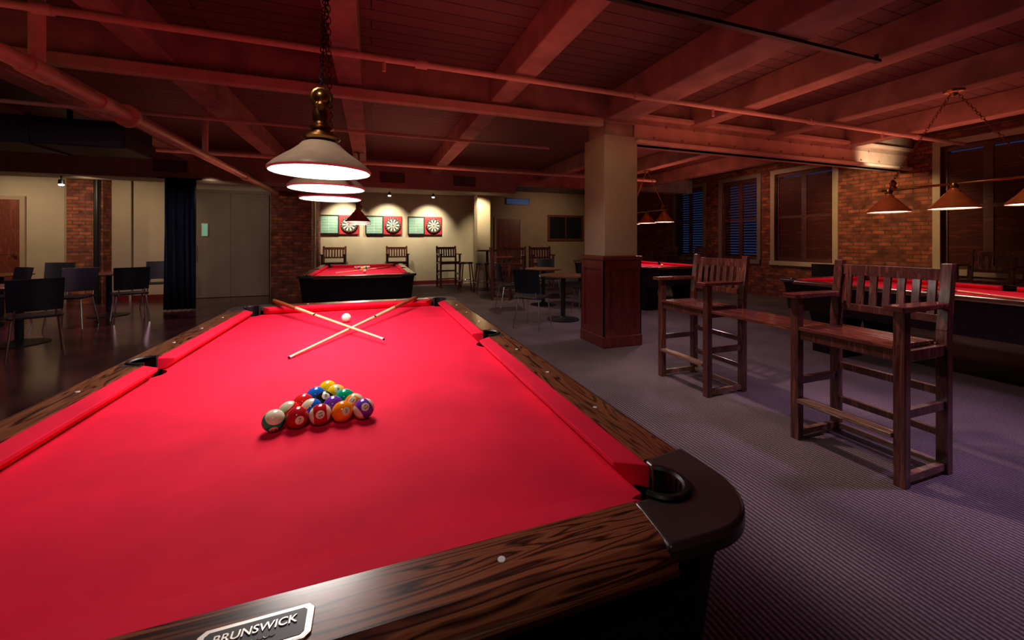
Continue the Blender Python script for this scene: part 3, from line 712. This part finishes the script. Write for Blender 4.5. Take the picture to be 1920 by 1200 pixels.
# ------------------------------------------------ dartboards
def dart(x, label):
    t = empty('dartboard_cabinet', (x, 12.2, 1.78)); tag(t, label, 'dartboard')
    box('backing', M['redpanel'], .0, .51, -.05, 0, -.27, .27, t, .004)
    f = MB(); f.box(-.5, -.47, -.06, -.0, -.27, .27); f.box(-.03, 0, -.06, -.0, -.27, .27); f.box(-.47, -.03, -.06, 0, .24, .27); f.box(-.47, -.03, -.06, 0, -.27, -.24)
    dr = f.build('scoreboard_frame', M['black'], t); box('scoreboard', M['green'], -.47, -.03, -.05, 0, -.24, .24, dr)
    f = MB()
    for z in (.17, .09, .01, -.07, -.15): f.box(-.44, -.07, -.053, -.05, z, z+.005)
    f.box(-.262, -.258, -.053, -.05, -.22, .22); f.build('chalk_lines', M['pearl'], dr)
    g = MB(); rr = [.0, .012, .03, .100, .113, .168, .182, .215]
    for i in range(20):
        a0 = (i-.5)*PI/10; a1 = (i+.5)*PI/10
        for k in range(len(rr)-1):
            r0, r1 = max(rr[k], .0005), rr[k+1]; odd = i % 2
            mi = (3 if k == 0 else 2 if k == 1 else (3 if odd else 2) if k in (3, 5) else 1 if k == 6 else (0 if odd else 1))
            vs = [(.26+r*math.sin(a), -.09, r*math.cos(a)) for r, a in ((r0, a0), (r0, a1), (r1, a1), (r1, a0))]
            g.add(vs, [(0, 1, 2, 3)], mi)
    for i in range(40):
        a0, a1 = i*PI/20, (i+1)*PI/20; g.add([(.26+.215*math.sin(a), y, .215*math.cos(a)) for a, y in ((a0, -.09), (a1, -.09), (a1, -.05), (a0, -.05))], [(0, 1, 2, 3)], 1)
    db = g.build('dartboard', [M['bcream'], M['bblack'], M['bgreen'], M['bred']], t)
    order = [20, 1, 18, 4, 13, 6, 10, 15, 2, 17, 3, 19, 7, 16, 8, 11, 14, 9, 12, 5]
    for i, n in enumerate(order):
        me = text_mesh(str(n), .028); me.materials.append(M['pearl']); o = bpy.data.objects.new('number', me); C.objects.link(o); o.parent = db
        a = i*PI/10; o.location = (.26+.198*math.sin(a), -.0915, .198*math.cos(a)); o.rotation_euler = (PI/2, 0, 0)
for px, lb in ((636, 'left dartboard with green scoreboard on the lit back wall'), (719, 'middle dartboard with green scoreboard on the lit back wall'), (796, 'right dartboard with green scoreboard on the lit back wall')): dart(xat(px, 12.2), lb)

# ------------------------------------------------ lights
def light(kind, loc, col, e, size=.1, rot=None, target=None, spot=60, blend=.5):
    ld = bpy.data.lights.new('light', kind); ld.color = col; ld.energy = e
    if kind == 'AREA': ld.size = size
    else: ld.shadow_soft_size = size
    if kind == 'SPOT': ld.spot_size = math.radians(spot); ld.spot_blend = blend
    o = bpy.data.objects.new('light', ld); C.objects.link(o); o.location = loc
    if target is not None: o.rotation_euler = (Vector(target)-Vector(loc)).to_track_quat('-Z', 'Y').to_euler()
    return o
RED = (1, .22, .145)
for x, y, e in ((-3, 2.8, 2.0), (1.2, 3.2, 2.2), (4, 3.2, 5.8), (6.8, 3.2, 8), (6, 6.8, 6.5), (1, 6.8, 3.2), (-2.5, 7, 1.2)):
    light('AREA', (x, y, 2.2), RED, e, 1.6, target=(x, y, 5))
light('SPOT', (-.6, 1.2, 2.75), (1, .74, .55), 24, .05, target=(-.24, 1.85, 1.7), spot=34, blend=.9)  # added spot, no fixture: brightens the outside of the near pale shade
light('SPOT', (-.25, -.5, 2.7), (1, .86, .76), 34, .06, target=(-.12, 1.05, .8), spot=46, blend=1)  # added fill from above the camera for the rack, near cloth and nameplate
def spotlamp(loc, label):
    t = empty('ceiling_spotlight', loc); tag(t, label, 'spotlight')
    MB().lathe([(.012, 0), (.012, -.06), (.04, -.07), (.045, -.15), (.042, -.15), (.036, -.08)], 18).build('housing', M['black'], t, smooth=True)
    MB().lathe([(0, -.12), (.03, -.125), (.04, -.16), (.03, -.175), (0, -.18)], 18).build('lens', M['glow'], t)
for px, lb in ((645, 'left spotlight above the dartboards'), (728, 'middle spotlight above the dartboards'), (805, 'right spotlight above the dartboards')):
    x = xat(px, 12.2); light('SPOT', (x, 11.45, 2.5), (1, .86, .6), 150, .04, target=(x, 12.2, 1.7), spot=85, blend=.9); spotlamp((x, 11.4, 2.72), lb)
light('SPOT', (2.6, 10.3, 2.6), (1, .82, .5), 120, .04, target=(3.0, 11, 1.9), spot=70, blend=.8)
xs = xat(115, 9.6)
spotlamp((xs, 9.6, 2.5), 'bright small ceiling spotlight at far left under the pale soffit')
light('SPOT', (-6.9, 9.6, 2.45), (1, .74, .46), 42, .05, target=(-6.6, 11.3, .9), spot=140, blend=.9)
light('SPOT', (-5.0, 9.4, 2.42), (1, .72, .46), 40, .05, target=(-5.2, 11.2, .9), spot=140, blend=.9)
light('SPOT', (-3.0, 9.1, 2.42), (1, .72, .5), 20, .05, target=(-2.8, 11.2, 1.1), spot=120, blend=.9)
light('SPOT', (-3.0, 7.4, 2.5), (.8, .85, 1), 10, .05, target=(-3.5, 9.15, 1.3), spot=60, blend=.9)  # added bluish spot that lifts the curtain's navy out of black
light('SPOT', (-5.0, 7.4, 2.4), (1, .5, .6), 50, .05, target=(-4.6, 8.2, 0), spot=130, blend=.9)
light('SPOT', (7.2, 4.6, 2.6), (1, .6, .28), 90, .05, target=(9, 4.7, 1.6), spot=85, blend=.7)
light('SPOT', (7.7, 3.5, 2.35), (1, .78, .5), 45, .05, target=(7.95, 4.2, 2.72), spot=75, blend=.8)
light('SPOT', (7.5, 7.2, 2.6), (1, .45, .3), 26, .05, target=(9, 7.0, 1.6), spot=120, blend=.7)
light('SPOT', (1.9, 2.4, 2.75), (1, .68, .62), 115, .06, target=(2.9, 2.2, .3), spot=84, blend=.9)
light('SPOT', (3.6, .9, 2.75), (.84, .50, 1), 125, .08, target=(3.4, 1.15, 0), spot=82, blend=1)  # added purple fill over the right-hand carpet, not a modelled lamp
light('SPOT', (4.2, 4.9, 2.5), (1, .66, .80), 60, .08, target=(4, 4.6, 0), spot=120, blend=.9)
light('SPOT', (1.7, 3.9, 2.7), (1, .74, .68), 42, .08, target=(1.8, 4.2, 0), spot=100, blend=.9)
light('SPOT', (1.7, 2.6, 2.7), (1, .70, .42), 30, .06, target=(2.85, 4.3, 1.9), spot=50, blend=.9)
light('SPOT', (6, 11.2, 2.7), (1, .7, .42), 40, .08, target=(6, 13.5, 1.2), spot=120, blend=.9)
light('SPOT', (2.6, 7.8, 2.6), (1, .66, .52), 55, .08, target=(2.6, 8, 0), spot=130, blend=.9)
light('SPOT', (-4, 3.5, 2.7), (1, .55, .68), 50, .08, target=(-3.8, 6, 0), spot=120, blend=.9)
for y in (2.84, 2.3, 1.76): light('SPOT', (4.9, y, 2.2), (1, .5, .25), 5, .04, target=(5.6, y, 1.75), spot=50, blend=.9)  # added small orange spots so the copper shades look aglow from outside
wd = bpy.data.worlds.new('world'); S.world = wd; wd.use_nodes = True
bg = wd.node_tree.nodes['Background']; bg.inputs[0].default_value = (.045, .11, .36, 1); bg.inputs[1].default_value = .2
